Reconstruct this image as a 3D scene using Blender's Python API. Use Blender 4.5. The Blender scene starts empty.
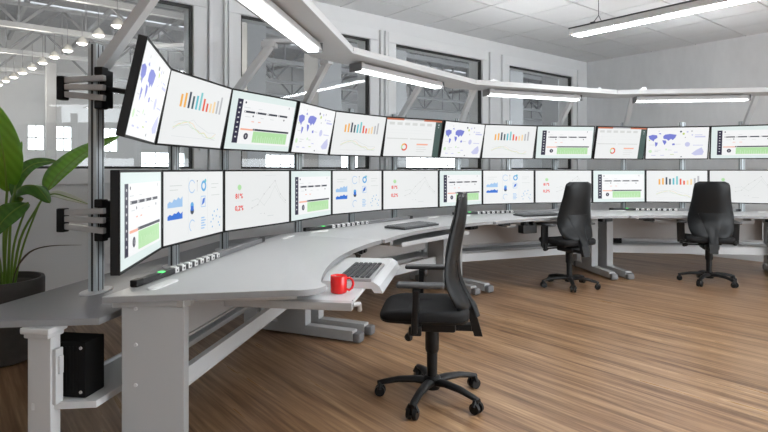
import bpy, bmesh, math, random
from mathutils import Vector, Matrix
random.seed(7)
R = math.radians
C = bpy.context.scene.collection
EYE = 1.35

# ------------------------------------------------------------------ materials
MATS = {}
def mat(name, col, rough=.5, metal=0., spec=.5, noise=0., nscale=8., emit=None, estr=1., coat=0.):
    if name in MATS: return MATS[name]
    m = bpy.data.materials.new(name); m.use_nodes = True
    nt = m.node_tree; b = nt.nodes['Principled BSDF']
    b.inputs['Base Color'].default_value = (*col, 1)
    b.inputs['Roughness'].default_value = rough
    b.inputs['Metallic'].default_value = metal
    b.inputs['Specular IOR Level'].default_value = spec
    b.inputs['Coat Weight'].default_value = coat
    if noise:
        tc = nt.nodes.new('ShaderNodeTexCoord'); n = nt.nodes.new('ShaderNodeTexNoise')
        n.inputs['Scale'].default_value = nscale; n.inputs['Detail'].default_value = 4
        mx = nt.nodes.new('ShaderNodeMix'); mx.data_type = 'RGBA'
        mx.inputs[6].default_value = (*[c*(1-noise) for c in col], 1)
        mx.inputs[7].default_value = (*[min(1, c*(1+noise)) for c in col], 1)
        nt.links.new(tc.outputs['Object'], n.inputs['Vector'])
        nt.links.new(n.outputs['Fac'], mx.inputs[0]); nt.links.new(mx.outputs[2], b.inputs['Base Color'])
    if emit:
        b.inputs['Emission Color'].default_value = (*emit, 1); b.inputs['Emission Strength'].default_value = estr
    MATS[name] = m
    return m
def srgb(r, g, b):
    f = lambda c: (c/255/12.92) if c <= 10 else ((c/255+.055)/1.055)**2.4
    return (f(r), f(g), f(b))
def screen_mat(name, rgb):
    return mat('screen_'+name, (.01, .01, .01), .35, emit=srgb(*rgb), estr=.71, spec=.3)

WHITE = mat('white_powder_coat', (.66, .67, .68), .42, noise=.02)
TOP = mat('light_grey_laminate', (.52, .525, .53), .38, noise=.03, nscale=30)
EDGE = mat('grey_edge_band', (.27, .27, .275), .45)
BENCH = mat('grey_bench_laminate', (.25, .25, .265), .42, noise=.03, nscale=30)
ALU = mat('brushed_aluminium', (.70, .76, .79), .36, metal=.2)
SILVER = mat('silver_powder_coat', (.50, .50, .50), .4, metal=.25)
GROOVE = mat('dark_groove', (.05, .055, .06), .5)
PANEL = mat('taupe_modesty_panel', (.46, .44, .43), .5, noise=.02)
LEGM = mat('grey_leg_paint', (.41, .415, .42), .42, noise=.02)
BLACK = mat('black_plastic', (.007, .007, .0075), .45, spec=.35, noise=.1, nscale=40)
BLACK_SAT = mat('black_satin_shell', (.007, .008, .009), .36, spec=.28)
FABRIC = mat('charcoal_upholstery', (.014, .014, .015), .75, spec=.25, noise=.25, nscale=120)
ARMPAD = mat('soft_grey_pad', (.05, .05, .052), .5)
BEZEL = mat('black_monitor_plastic', (.009, .009, .009), .45, spec=.25)
HOUSING = mat('charcoal_monitor_housing', (.016, .016, .0165), .5, spec=.3)
LIGHTBODY = mat('white_lamp_body', (.60, .605, .61), .45)
CAP = mat('grey_end_cap', (.16, .16, .165), .5)
RED = mat('red_glaze', (.78, .008, .010), .15, coat=.5)
TEA = mat('mug_inside', (.55, .05, .04), .3)
KEYS = mat('dark_key', (.03, .031, .034), .5)
KEYSHEEN = mat('sheened_key', (.13, .135, .14), .5)  # dark keys, with their greyish sheen put into the colour
KEYBASE_L = mat('pale_keyboard_base', (.34, .34, .345), .45)
KEYBASE_D = mat('dark_keyboard_base', (.035, .036, .038), .45)
WALLM = mat('painted_wall', (.80, .81, .82), .7, noise=.03, nscale=3)
FRAMEM = mat('window_frame_paint', (.82, .83, .84), .5)
GASKET = mat('black_gasket', (.015, .015, .015), .5)
HALLW = mat('hall_white', (.66, .66, .67), .8, noise=.05, nscale=.6)
HALLF = mat('hall_concrete', (.45, .45, .44), .6)
STEEL = mat('galvanised_steel', (.36, .36, .37), .5)
STEELD = mat('grey_steel', (.22, .22, .23), .5)
DECK = mat('roof_deck', (.30, .30, .31), .7, noise=.2, nscale=1.2)
DIFF = mat('lamp_diffuser', (.8, .8, .8), .5, emit=(.95, .98, 1), estr=4.5)
DIFFC = mat('ceiling_lamp_diffuser', (.8, .8, .8), .5, emit=(.93, .97, 1), estr=20.0)
UPFILL = mat('added_uplight_fill', (.8, .8, .8), .5, emit=(.93, .97, 1), estr=40.0)  # added glow on top of unseen lamps, lifts the ceiling
DIFFL = mat('linear_uplight_diffuser', (.8, .8, .8), .5, emit=(.95, .98, 1), estr=13.0)
BULB = mat('pendant_glow', (.8, .8, .8), .5, emit=(1, .88, .72), estr=.8)
SKYPANE = mat('daylit_pane', (.8, .8, .8), .5, emit=(.92, .97, 1), estr=1.5)

def concrete():
    m = mat('fair_faced_concrete', (.58, .58, .57), .75)
    nt = m.node_tree; b = nt.nodes['Principled BSDF']
    tc = nt.nodes.new('ShaderNodeTexCoord'); mp = nt.nodes.new('ShaderNodeMapping')
    mp.inputs['Scale'].default_value = (1, 1, .35)
    n1 = nt.nodes.new('ShaderNodeTexNoise'); n1.inputs['Scale'].default_value = 2.2; n1.inputs['Detail'].default_value = 8; n1.inputs['Roughness'].default_value = .65
    n2 = nt.nodes.new('ShaderNodeTexNoise'); n2.inputs['Scale'].default_value = 14; n2.inputs['Detail'].default_value = 5
    ad = nt.nodes.new('ShaderNodeMath'); ad.operation = 'MULTIPLY_ADD'; ad.inputs[1].default_value = .35
    cr = nt.nodes.new('ShaderNodeValToRGB')
    cr.color_ramp.elements[0].position = .35; cr.color_ramp.elements[0].color = (.76, .77, .78, 1)
    cr.color_ramp.elements[1].position = .95; cr.color_ramp.elements[1].color = (.88, .89, .90, 1)
    L = nt.links.new
    L(tc.outputs['Object'], mp.inputs[0]); L(mp.outputs[0], n1.inputs['Vector']); L(mp.outputs[0], n2.inputs['Vector'])
    L(n2.outputs['Fac'], ad.inputs[0]); L(n1.outputs['Fac'], ad.inputs[2]); L(ad.outputs[0], cr.inputs[0]); L(cr.outputs[0], b.inputs['Base Color'])
    return m
CONC = concrete()

def woodfloor():
    m = mat('wood_strip_floor', (.3, .2, .13), .34)
    nt = m.node_tree; b = nt.nodes['Principled BSDF']; L = nt.links.new
    tc = nt.nodes.new('ShaderNodeTexCoord')
    # long thin streaks along the boards (local y), many tones across (local x)
    def streak(sx, sy, detail, scale):
        mp = nt.nodes.new('ShaderNodeMapping'); mp.inputs['Scale'].default_value = (sx, sy, 1)
        n = nt.nodes.new('ShaderNodeTexNoise'); n.inputs['Scale'].default_value = scale; n.inputs['Detail'].default_value = detail
        L(tc.outputs['Object'], mp.inputs[0]); L(mp.outputs[0], n.inputs['Vector']); return n
    a = streak(1, .025, 3, 16); c = streak(1, .04, 4, 55); d = streak(1, .12, 2, 5)
    m1 = nt.nodes.new('ShaderNodeMix'); m1.inputs[0].default_value = .45
    L(a.outputs['Fac'], m1.inputs[2]); L(c.outputs['Fac'], m1.inputs[3])
    m2 = nt.nodes.new('ShaderNodeMix'); m2.inputs[0].default_value = .2
    L(m1.outputs[0], m2.inputs[2]); L(d.outputs['Fac'], m2.inputs[3])
    cr = nt.nodes.new('ShaderNodeValToRGB'); e = cr.color_ramp.elements
    e[0].position = .36; e[0].color = (*srgb(90, 65, 45), 1)
    e[1].position = .66; e[1].color = (*srgb(190, 158, 122), 1)
    x = e.new(.46); x.color = (*srgb(126, 95, 68), 1)
    x = e.new(.56); x.color = (*srgb(156, 124, 93), 1)
    L(m2.outputs[0], cr.inputs[0]); L(cr.outputs[0], b.inputs['Base Color'])
    rr = nt.nodes.new('ShaderNodeMapRange'); rr.inputs[1].default_value = .3; rr.inputs[2].default_value = .7
    rr.inputs[3].default_value = .34; rr.inputs[4].default_value = .26
    L(m1.outputs[0], rr.inputs[0]); L(rr.outputs[0], b.inputs['Roughness'])
    b.inputs['Specular IOR Level'].default_value = .45
    return m
FLOORM = woodfloor()

def glass():
    m = bpy.data.materials.new('window_glass'); m.use_nodes = True
    nt = m.node_tree; nt.nodes.clear()
    o = nt.nodes.new('ShaderNodeOutputMaterial'); t = nt.nodes.new('ShaderNodeBsdfTransparent'); g = nt.nodes.new('ShaderNodeBsdfGlossy')
    t.inputs[0].default_value = (.95, .96, .96, 1); g.inputs['Roughness'].default_value = .02; g.inputs[0].default_value = (.9, .9, .9, 1)
    f = nt.nodes.new('ShaderNodeFresnel'); ge = nt.nodes.new('ShaderNodeNewGeometry'); mr = nt.nodes.new('ShaderNodeMapRange')
    mr.inputs[3].default_value = 1.45; mr.inputs[4].default_value = 1/1.45          # leaving the pane: same reflectance as entering it
    nt.links.new(ge.outputs['Backfacing'], mr.inputs[0]); nt.links.new(mr.outputs[0], f.inputs[0])
    mx = nt.nodes.new('ShaderNodeMixShader')
    nt.links.new(f.outputs[0], mx.inputs[0]); nt.links.new(t.outputs[0], mx.inputs[1]); nt.links.new(g.outputs[0], mx.inputs[2]); nt.links.new(mx.outputs[0], o.inputs[0])
    return m
GLASS = glass()

def leafmat(name, c1, c2):
    m = mat(name, c1, .38)
    nt = m.node_tree; b = nt.nodes['Principled BSDF']; L = nt.links.new
    tc = nt.nodes.new('ShaderNodeTexCoord'); w = nt.nodes.new('ShaderNodeTexWave')
    w.bands_direction = 'DIAGONAL'; w.inputs['Scale'].default_value = 9; w.inputs['Distortion'].default_value = 1.5
    mx = nt.nodes.new('ShaderNodeMix'); mx.data_type = 'RGBA'
    mx.inputs[6].default_value = (*c1, 1); mx.inputs[7].default_value = (*c2, 1)
    L(tc.outputs['Object'], w.inputs['Vector']); L(w.outputs['Fac'], mx.inputs[0]); L(mx.outputs[2], b.inputs['Base Color'])
    b.inputs['Subsurface Weight'].default_value = .05
    return m
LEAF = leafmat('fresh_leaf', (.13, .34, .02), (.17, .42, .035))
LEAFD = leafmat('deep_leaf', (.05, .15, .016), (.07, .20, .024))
LEAFP = mat('pale_leaf_tip', (.60, .63, .52), .3)
STEMM = mat('green_stem', (.17, .30, .04), .45)
TWIG = mat('dry_twig', (.10, .075, .05), .6)
POTM = mat('dark_stone_pot', (.045, .04, .036), .55, noise=.3, nscale=20)
SOIL = mat('potting_soil', (.035, .025, .018), .9, noise=.5, nscale=60)

# ------------------------------------------------------------------ mesh builder
class MB:
    def __init__(s): s.bm = bmesh.new(); s.mi = 0; s.bev = False
    def _tag(s, faces):
        for f in faces: f.material_index = s.mi
    def box(s, c, size, bev=0., rz=0., m=None, seg=2):
        g = bmesh.ops.create_cube(s.bm, size=1)
        vs = g['verts']
        bmesh.ops.scale(s.bm, vec=size, verts=vs)
        fs = set(f for v in vs for f in v.link_faces)
        if bev:
            s.bev = True; es = set(e for v in vs for e in v.link_edges)
            r = bmesh.ops.bevel(s.bm, geom=list(es), offset=bev, segments=seg, affect='EDGES', profile=.5)
            vs = list(set(v for f in r['faces'] for v in f.verts) | set(v for v in vs if v.is_valid))
            fs = set(f for v in vs for f in v.link_faces)
        M = Matrix.Translation(c) @ (m if m is not None else Matrix.Rotation(rz, 4, 'Z'))
        bmesh.ops.transform(s.bm, matrix=M, verts=vs)
        s._tag(fs); return s
    def span(s, a, b, bev=0.):
        return s.box([(a[i]+b[i])/2 for i in range(3)], [abs(b[i]-a[i]) for i in range(3)], bev)
    def bar(s, p, q, w, h, bev=0., up=(0, 0, 1)):
        p, q = Vector(p), Vector(q); d = q-p; L = d.length; z = d.normalized()
        x = Vector(up).cross(z)
        if x.length < 1e-4: x = Vector((1, 0, 0)).cross(z)
        x.normalize(); y = z.cross(x)
        M = Matrix((x, y, z)).transposed().to_4x4()
        return s.box((p+q)/2, (w, h, L), bev, m=M)
    def tube(s, pts, rs, seg=12, caps=True, flat=1.):
        pts = [Vector(p) for p in pts]
        if not hasattr(rs, '__len__'): rs = [rs]*len(pts)
        rings = []; ref = None
        for i, p in enumerate(pts):
            t = (pts[min(i+1, len(pts)-1)]-pts[max(i-1, 0)]).normalized()
            if ref is None:
                ref = Vector((0, 0, 1)) if abs(t.z) < .9 else Vector((1, 0, 0))
            x = ref.cross(t); x.normalize(); y = t.cross(x); ref = y
            rings.append([s.bm.verts.new(p+rs[i]*(math.cos(a)*x+flat*math.sin(a)*y)) for a in [2*math.pi*k/seg for k in range(seg)]])
        fs = []
        for a, b in zip(rings, rings[1:]):
            for k in range(seg): fs.append(s.bm.faces.new((a[k], a[(k+1) % seg], b[(k+1) % seg], b[k])))
        if caps:
            fs.append(s.bm.faces.new(rings[0][::-1])); fs.append(s.bm.faces.new(rings[-1]))
        s._tag(fs); return s
    def cyl(s, p, q, r, r2=None, seg=20):
        return s.tube([p, q], [r, r if r2 is None else r2], seg)
    def lathe(s, prof, c=(0, 0, 0), seg=32):
        rings = []
        for r, z in prof:
            rings.append([s.bm.verts.new((c[0]+r*math.cos(2*math.pi*k/seg), c[1]+r*math.sin(2*math.pi*k/seg), c[2]+z)) for k in range(seg)])
        fs = []
        for a, b in zip(rings, rings[1:]):
            for k in range(seg): fs.append(s.bm.faces.new((a[k], a[(k+1) % seg], b[(k+1) % seg], b[k])))
        if prof[0][0] > 0: fs.append(s.bm.faces.new(rings[0][::-1]))
        if prof[-1][0] > 0: fs.append(s.bm.faces.new(rings[-1]))
        s._tag(fs); return s
    def prism(s, poly, z0, z1, bev=0., edge_mi=None):
        lo = [s.bm.verts.new((x, y, z0)) for x, y in poly]; hi = [s.bm.verts.new((x, y, z1)) for x, y in poly]
        n = len(poly); fs = [s.bm.faces.new(lo[::-1]), s.bm.faces.new(hi)]
        side = [s.bm.faces.new((lo[k], lo[(k+1) % n], hi[(k+1) % n], hi[k])) for k in range(n)]
        s._tag(fs+side)
        if edge_mi is not None:
            for f in side: f.material_index = edge_mi
        if bev:
            es = [e for e in fs[1].edges]
            r = bmesh.ops.bevel(s.bm, geom=es, offset=bev, segments=2, affect='EDGES', profile=.5)
        return s
    def poly(s, pts):
        f = s.bm.faces.new([s.bm.verts.new(p) for p in pts]); s._tag([f]); return s
    def grid(s, fn, nu, nv, thick=None):
        """fn(u,v)->(front point, back point) : closed shell from two sheets"""
        A = [[None]*(nv+1) for _ in range(nu+1)]; B = [[None]*(nv+1) for _ in range(nu+1)]
        for i in range(nu+1):
            for j in range(nv+1):
                a, b = fn(i/nu, j/nv); A[i][j] = s.bm.verts.new(a); B[i][j] = s.bm.verts.new(b)
        fs = []
        for i in range(nu):
            for j in range(nv):
                fs.append(s.bm.faces.new((A[i][j], A[i+1][j], A[i+1][j+1], A[i][j+1])))
                fs.append(s.bm.faces.new((B[i][j], B[i][j+1], B[i+1][j+1], B[i+1][j])))
        for i in range(nu):
            fs.append(s.bm.faces.new((A[i][0], B[i][0], B[i+1][0], A[i+1][0])))
            fs.append(s.bm.faces.new((A[i][nv], A[i+1][nv], B[i+1][nv], B[i][nv])))
        for j in range(nv):
            fs.append(s.bm.faces.new((A[0][j], A[0][j+1], B[0][j+1], B[0][j])))
            fs.append(s.bm.faces.new((A[nu][j], B[nu][j], B[nu][j+1], A[nu][j+1])))
        s._tag(fs); return s
    def build(s, name, mats, parent=None, smooth=30, loc=None, rot=None, sub=0):
        bmesh.ops.recalc_face_normals(s.bm, faces=s.bm.faces[:])
        me = bpy.data.meshes.new(name); s.bm.to_mesh(me); s.bm.free()
        for m in (mats if isinstance(mats, (list, tuple)) else [mats]): me.materials.append(m)
        me.shade_smooth(); me.set_sharp_from_angle(angle=R(smooth))
        o = bpy.data.objects.new(name, me); C.objects.link(o)
        if loc is not None: o.location = loc
        if rot is not None: o.rotation_euler = rot
        if parent is not None: o.parent = parent
        if s.bev:
            wn = o.modifiers.new('normals', 'WEIGHTED_NORMAL'); wn.keep_sharp = True
        if sub:
            sm = o.modifiers.new('sub', 'SUBSURF'); sm.levels = sub; sm.render_levels = sub
        return o

def tag(o, label, cat, group=None, kind=None):
    o['label'] = label; o['category'] = cat
    if group: o['group'] = group
    if kind: o['kind'] = kind
    return o
def thing(name, label, cat, loc=(0, 0, 0), rot=(0, 0, 0), group=None):
    o = bpy.data.objects.new(name, None); C.objects.link(o); o.empty_display_size = .1
    o.location = loc; o.rotation_euler = rot
    return tag(o, label, cat, group)
def structure(o): o['kind'] = 'structure'; return o
def copy_tree(o, parent=None):
    c = o.copy(); C.objects.link(c)
    if parent is not None: c.parent = parent
    for ch in list(o.children): copy_tree(ch, c)
    return c

# ------------------------------------------------------------------ places
PHI = [8.4+29.6*k for k in range(4)]                 # heading of each workstation
RING = Vector((3.436, 2.834))
def dirs(k): a = R(PHI[k]); return Vector((math.sin(a), math.cos(a))), Vector((math.cos(a), -math.sin(a)))
def centre(k): e, n = dirs(k); return RING-4.697*n
def wp(k, x, y, z=0):                                 # workstation frame (x along the desk, y towards the wall) to world
    e, n = dirs(k); p = centre(k)+x*e-y*n; return Vector((p.x, p.y, z))
def wrot(k): return R(90-PHI[k])
def half(y): return 1.2+(y+.157)*.2642
UA = R(90-51.1)                                       # heading of the window wall
U = Vector((math.cos(UA), math.sin(UA))); V = Vector((-math.sin(UA), math.cos(UA)))
def rp(u, v, z=0): p = u*U+v*V; return Vector((p.x, p.y, z))
WU, WV, CEIL = 9.35, 5.56, 3.35

# ------------------------------------------------------------------ room shell (all built in the room frame, turned by UA)
RR = (0, 0, UA)
b = MB(); b.span((-5.5, -6.5, -.1), (WU+.25, WV+.25, 0)); structure(b.build('floor', FLOORM, rot=RR))
# ceiling: tiles with open joints under a dark backing
b = MB(); T = .70
u = 5.2-T*16
while u < WU:
    v = 5.07-T*20
    while v < WV:
        a = (max(u+.009, -5.5), max(v+.009, -6.5)); c = (min(u+T-.009, WU), min(v+T-.009, WV))
        if c[0]-a[0] > .02 and c[1]-a[1] > .02: b.span((a[0], a[1], CEIL), (c[0], c[1], CEIL+.018))
        v += T
    u += T
b.mi = 1; b.span((-5.5, -6.5, CEIL+.02), (WU+.25, WV+.25, CEIL+.06))
structure(b.build('ceiling', [mat('ceiling_tile', (.80, .81, .82), .85, noise=.03, nscale=5), mat('ceiling_grid', (.10, .10, .10), .6)], rot=RR))
b = MB(); b.span((WU, -6.5, 0), (WU+.25, WV+.25, CEIL)); structure(b.build('wall_right', CONC, rot=RR))
b = MB(); b.span((-5.75, -6.5, 0), (-5.5, WV+.25, CEIL)); structure(b.build('wall_left', WALLM, rot=RR))
WIN = [(.22, 1.98), (2.494, 4.24), (4.675, 6.39), (7.04, 8.82)]
SILL, HEAD = 1.36, 3.02
b = MB()
b.span((-5.5, WV, 0), (WU, WV+.25, SILL)); b.span((-5.5, WV, HEAD), (WU, WV+.25, CEIL))
xs = [-5.5]+[x for w in WIN for x in w]+[WU]
for i in range(0, len(xs), 2): b.span((xs[i], WV, SILL), (xs[i+1], WV+.25, HEAD))
structure(b.build('wall_back', WALLM, rot=RR))
# windows
for i, (a, c) in enumerate(WIN):
    b = MB(); w = .14; y0, y1 = WV-.03, WV+.08
    b.span((a-w, y0, SILL-w), (c+w, y1-.08, SILL), .008); b.span((a-w, y0, HEAD), (c+w, y1-.08, HEAD+w), .008)
    b.span((a-w, y0, SILL), (a, y1-.08, HEAD), .008); b.span((c, y0, SILL), (c+w, y1-.08, HEAD), .008)
    # outer cover strip
    for x in (a-w-.05, c+w+.02): b.span((x, WV-.045, SILL-w), (x+.03, WV, HEAD+w), .004)
    o = structure(b.build('window_%d' % (i+1), FRAMEM, rot=RR))
    b = MB(); g = .022
    b.span((a, WV+.0, SILL), (c, WV+.05, SILL+g)); b.span((a, WV, HEAD-g), (c, WV+.05, HEAD))
    b.span((a, WV, SILL+g), (a+g, WV+.05, HEAD-g)); b.span((c-g, WV, SILL+g), (c, WV+.05, HEAD-g))
    b.build('gasket', GASKET, o)
    b = MB(); b.span((a+g, WV+.02, SILL+g), (c-g, WV+.026, HEAD-g)); b.build('pane', GLASS, o)
    b = MB(); b.box((c+.06, WV-.05, 1.62), (.025, .03, .14), .008); b.box((c+.06, WV-.035, 1.62), (.035, .012, .05)); b.build('handle', FRAMEM, o)
b = MB(); b.span((WU-.015, -6.5, 0), (WU, WV, .09), .003); structure(b.build('baseboard_right', WALLM, rot=RR))
b = MB(); b.span((-5.5, WV-.015, 0), (WU-.015, WV, .09), .003); structure(b.build('baseboard_back', WALLM, rot=RR))
# unseen side facing the window wall: openings added to let daylight in
b = MB()
b.span((-5.5, -6.75, 0), (WU, -6.5, .08)); b.span((-5.5, -6.75, 3.2), (WU, -6.5, CEIL))
b.span((-5.5, -6.75, .08), (2.6, -6.5, 3.2))  # solid part shaped to keep daylight off the near leg and floor
for x in (4.9, 7.1, 9.25): b.span((x-.06, -6.75, .08), (x+.06, -6.5, 3.2))
structure(b.build('wall_front', WALLM, rot=RR))

# ------------------------------------------------------------------ hall beyond the windows
HV0, HV1, HU0, HU1, HZ = WV+.25, 36., -26., 52., 9.2
b = MB(); b.span((HU0, HV0, -.12), (HU1, HV1, -.02)); structure(b.build('floor_hall', HALLF, rot=RR))
b = MB(); hz = [(-22, -19), (-16, -13.2), (-2.6, -1.7), (-.2, .7), (1.2, 2.1), (3.64, 4.49), (4.99, 5.85), (7.4, 8.3), (9.6, 14), (16, 21), (23.5, 29.5), (31.5, 38.5), (41, 48)]
z0, z1 = 2.4, 3.9
zr = lambda a: (1.0, 2.5) if a > 9 else (z0, z1)  # the wide low openings are added to brighten the hall low down
for a, c in hz: b.span((a, HV1, 0), (c, HV1+.2, zr(a)[0])); b.span((a, HV1, zr(a)[1]), (c, HV1+.2, HZ))
xs = [HU0]+[x for w in hz for x in w]+[HU1]
for i in range(0, len(xs), 2): b.span((xs[i], HV1, 0), (xs[i+1], HV1+.2, HZ))
structure(b.build('wall_hall', HALLW, rot=RR))
zr2 = lambda a: (1.0, 2.5) if a > 9 else (2.4, 3.9)
for i, (a, c) in enumerate(hz):
    b = MB(); z0, z1 = zr2(a)
    for z in (z0+.04, (z0+z1)/2, z1-.04): b.span((a, HV1+.05, z-.04), (c, HV1+.12, z+.04))
    n = max(2, round((c-a)/.9))
    for q in range(n+1): x = a+.03+(c-a-.06)*q/n; b.span((x-.03, HV1+.05, z0), (x+.03, HV1+.12, z1))
    structure(b.build('window_%d' % (i+5), HALLW, rot=RR))
b = MB(); b.span((HU0-.2, HV0, 0), (HU0, HV1, HZ)); structure(b.build('wall_hall_left', HALLW, rot=RR))
b = MB(); b.span((HU1, HV0, 0), (HU1+.2, HV1, HZ)); structure(b.build('wall_hall_right', HALLW, rot=RR))
b = MB(); b.span((HU0, HV0-.2, CEIL+.1), (HU1, HV0, HZ)); structure(b.build('wall_hall_front', HALLW, rot=RR))
b = MB()
v = HV0
while v < HV1:                                        # roof decks with open skylight strips between
    b.span((HU0, v, HZ), (HU1, min(v+5.75, HV1), HZ+.2)); v += 6.2
structure(b.build('roof_hall', DECK, rot=RR))
# roof lattice
def truss(i, v, u0, u1, zb, zt, step, label):
    o = thing('roof_truss', label, 'roof truss', rp((u0+u1)/2, v, zb), RR, 'steel trusses under the hall roof')
    h = (u1-u0)/2; H = zt-zb
    b = MB(); b.box((0, 0, H), (2*h, .16, .16)); b.build('top_chord', STEEL, o)
    b = MB(); b.box((0, 0, 0), (2*h, .18, .18)); b.build('bottom_chord', STEEL, o)
    b = MB(); x = -h; up = False
    while x < h-.01:
        p = (x, 0, H if up else 0); q = (x+step, 0, 0 if up else H); b.bar(p, q, .09, .09); b.bar((x, .0, 0), (x, .0, H), .06, .06); x += step; up = not up
    b.build('web', STEELD, o)
ordn = ['nearest', 'second nearest', 'third nearest', 'fourth nearest', 'fifth nearest', 'sixth nearest']
for i, v in enumerate((9.5, 13.5, 17.5, 22, 27, 32)):
    truss(i, v, HU0, HU1, 6.2, 8.2, 2.0, 'grey lattice steel truss under the hall roof, %s to the windows' % ordn[i])
for i, u in enumerate([-22+3.1*q for q in range(24)]):
    o = MB().span((u-.07, HV0+.2, 8.42), (u+.07, HV1, 8.62)).build('roof_purlin', STEEL, rot=RR)
    tag(o, 'long grey steel purlin running under the hall roof', 'roof beam', 'purlins under the hall roof')
# long cross braces
for i, (p, q) in enumerate((((-7, 7, 6.9), (3.5, 17, 8.2)), ((-1, 7, 7.7), (-12, 20, 6.6)), ((4, 8, 5.6), (14, 15, 8.0)), ((9, 7.5, 5.4), (22, 17, 7.2)), ((5, 18, 5.2), (22, 10, 7.4)))):
    o = MB().bar(rp(*p), rp(*q), .11, .11).build('roof_brace', STEEL)
    tag(o, 'pale diagonal steel brace crossing below the hall roof trusses', 'roof beam', 'braces under the hall roof')
for i, (u, v, w) in enumerate(((3.98, 30, .42), (-4.5, 30, .42), (6.4, 13.5, .55), (8.6, 13.5, .8), (11.2, 13.5, .7), (19, 15, .9), (22.5, 15, .9), (26.0, 15, .9))):
    b = MB(); b.box((0, 0, 3.2), (w, w, 6.4), .03); b.box((0, 0, .15), (w+.3, w+.3, .3), .02)
    o = b.build('hall_column', STEEL, loc=rp(u, v, -.02), rot=RR)
    tag(o, 'tall grey square column standing in the hall behind the glass', 'column', 'columns in the hall')
# pendant lamps in the hall
def pendant():
    o = thing('pendant_lamp', 'bell-shaped hall pendant lamp glowing warm, one of the row', 'lamp', (0, 0, 0), (0, 0, 0), 'row of bell pendants in the hall')
    b = MB(); b.lathe([(.16, 0), (.15, .06), (.12, .13), (.06, .19), (.03, .22)], seg=20); b.build('shade', mat('pendant_shade', (.45, .43, .40), .4), o)
    b = MB(); b.lathe([(.02, -.05), (.1, -.04), (.14, -.005), (.14, .01)], seg=20); b.build('bulb', BULB, o)
    b = MB(); b.cyl((0, 0, .22), (0, 0, 1.0), .012, seg=6); b.build('cord', STEELD, o)
    return o
p0 = pendant()
for i in range(12):
    t = 1.48*i; o = p0 if i == 0 else copy_tree(p0)
    o.location = (-6.27-.714*t, 14+.70*t, 5.30)
for o in [q for q in C.objects if q.name.startswith('pendant_lamp')]:
    l = bpy.data.lights.new('pendant_light', 'POINT'); l.energy = 70; l.color = (1, .93, .82); l.shadow_soft_size = .1
    lo = bpy.data.objects.new('pendant_light', l); C.objects.link(lo); lo.location = (0, 0, -.18); lo.parent = o

# ------------------------------------------------------------------ screens
SC = {n: screen_mat(n, c) for n, c in dict(
    white=(246, 247, 248), mint=(226, 239, 237), paper=(238, 240, 240), grey=(234, 236, 236), navy=(38, 36, 62), dark=(48, 52, 66),
    orange=(243, 178, 82), peach=(246, 212, 160), teal=(64, 92, 100), slate=(58, 66, 84), cyan=(92, 190, 205), aqua=(120, 200, 205),
    red=(232, 88, 62), redtext=(232, 66, 58), silver=(186, 186, 190), pale=(214, 218, 220), lilac=(120, 128, 212), lavender=(200, 202, 236),
    lime=(190, 212, 110), green=(180, 226, 168), greenl=(206, 236, 196), salmon=(246, 176, 152), blue=(40, 112, 214), lightblue=(160, 198, 238),
    sky=(96, 172, 226), forest=(66, 88, 84), ember=(196, 110, 78), card=(214, 216, 214), gridc=(206, 212, 210)).items()}
SNAMES = list(SC)
class Screen:
    """draws flat shapes on a panel; 0..1 across and up"""
    def __init__(s, w, h, bg): s.w, s.h, s.b, s.k = w, h, MB(), 0; s.rect(0, 0, 1, 1, bg)
    def P(s, x, y): return ((x-.5)*s.w, -.0002*s.k-.0004, y*s.h)
    def col(s, c): s.b.mi = SNAMES.index(c); s.k += 1
    def rect(s, x0, y0, x1, y1, c): s.col(c); s.b.poly([s.P(x0, y0), s.P(x1, y0), s.P(x1, y1), s.P(x0, y1)])
    def rects(s, L, c):
        s.col(c)
        for x0, y0, x1, y1 in L: s.b.poly([s.P(x0, y0), s.P(x1, y0), s.P(x1, y1), s.P(x0, y1)])
    def pol(s, pts, c): s.col(c); s.b.poly([s.P(*p) for p in pts])
    def disc(s, x, y, r, c, n=20, r0=0, a0=0, a1=360):
        s.col(c); A = s.w/s.h
        for k in range(n):
            t0, t1 = R(a0+(a1-a0)*k/n), R(a0+(a1-a0)*(k+1)/n)
            q = lambda rr, t: s.P(x+rr*math.cos(t)/A, y+rr*math.sin(t))
            if r0: s.b.poly([q(r0, t0), q(r, t0), q(r, t1), q(r0, t1)])
            else: s.b.poly([s.P(x, y), q(r, t0), q(r, t1)])
    def line(s, pts, wd, c):
        s.col(c); A = s.w/s.h
        for p, q in zip(pts, pts[1:]):
            dx, dy = (q[0]-p[0])*A, q[1]-p[1]; L = math.hypot(dx, dy); nx, ny = -dy/L*wd/2/A, dx/L*wd/2
            s.b.poly([s.P(p[0]+nx, p[1]+ny), s.P(p[0]-nx, p[1]-ny), s.P(q[0]-nx, q[1]-ny), s.P(q[0]+nx, q[1]+ny)])
    def text(s, txt, x, y, size, c):
        cu = bpy.data.curves.new('t', 'FONT'); cu.body = txt; cu.size = size*s.h; cu.align_x = 'LEFT'; cu.offset = .004*s.h
        ob = bpy.data.objects.new('t', cu); C.objects.link(ob); bpy.context.view_layer.update()
        me = bpy.data.meshes.new_from_object(ob.evaluated_get(bpy.context.evaluated_depsgraph_get()))
        bpy.data.objects.remove(ob); s.col(c); vs = [v.co.copy() for v in me.vertices]; ox, oy, oz = s.P(x, y)
        for p in me.polygons: s.b.poly([(ox+vs[i].x, oy, oz+vs[i].y) for i in p.vertices])
        bpy.data.meshes.remove(me)

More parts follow.
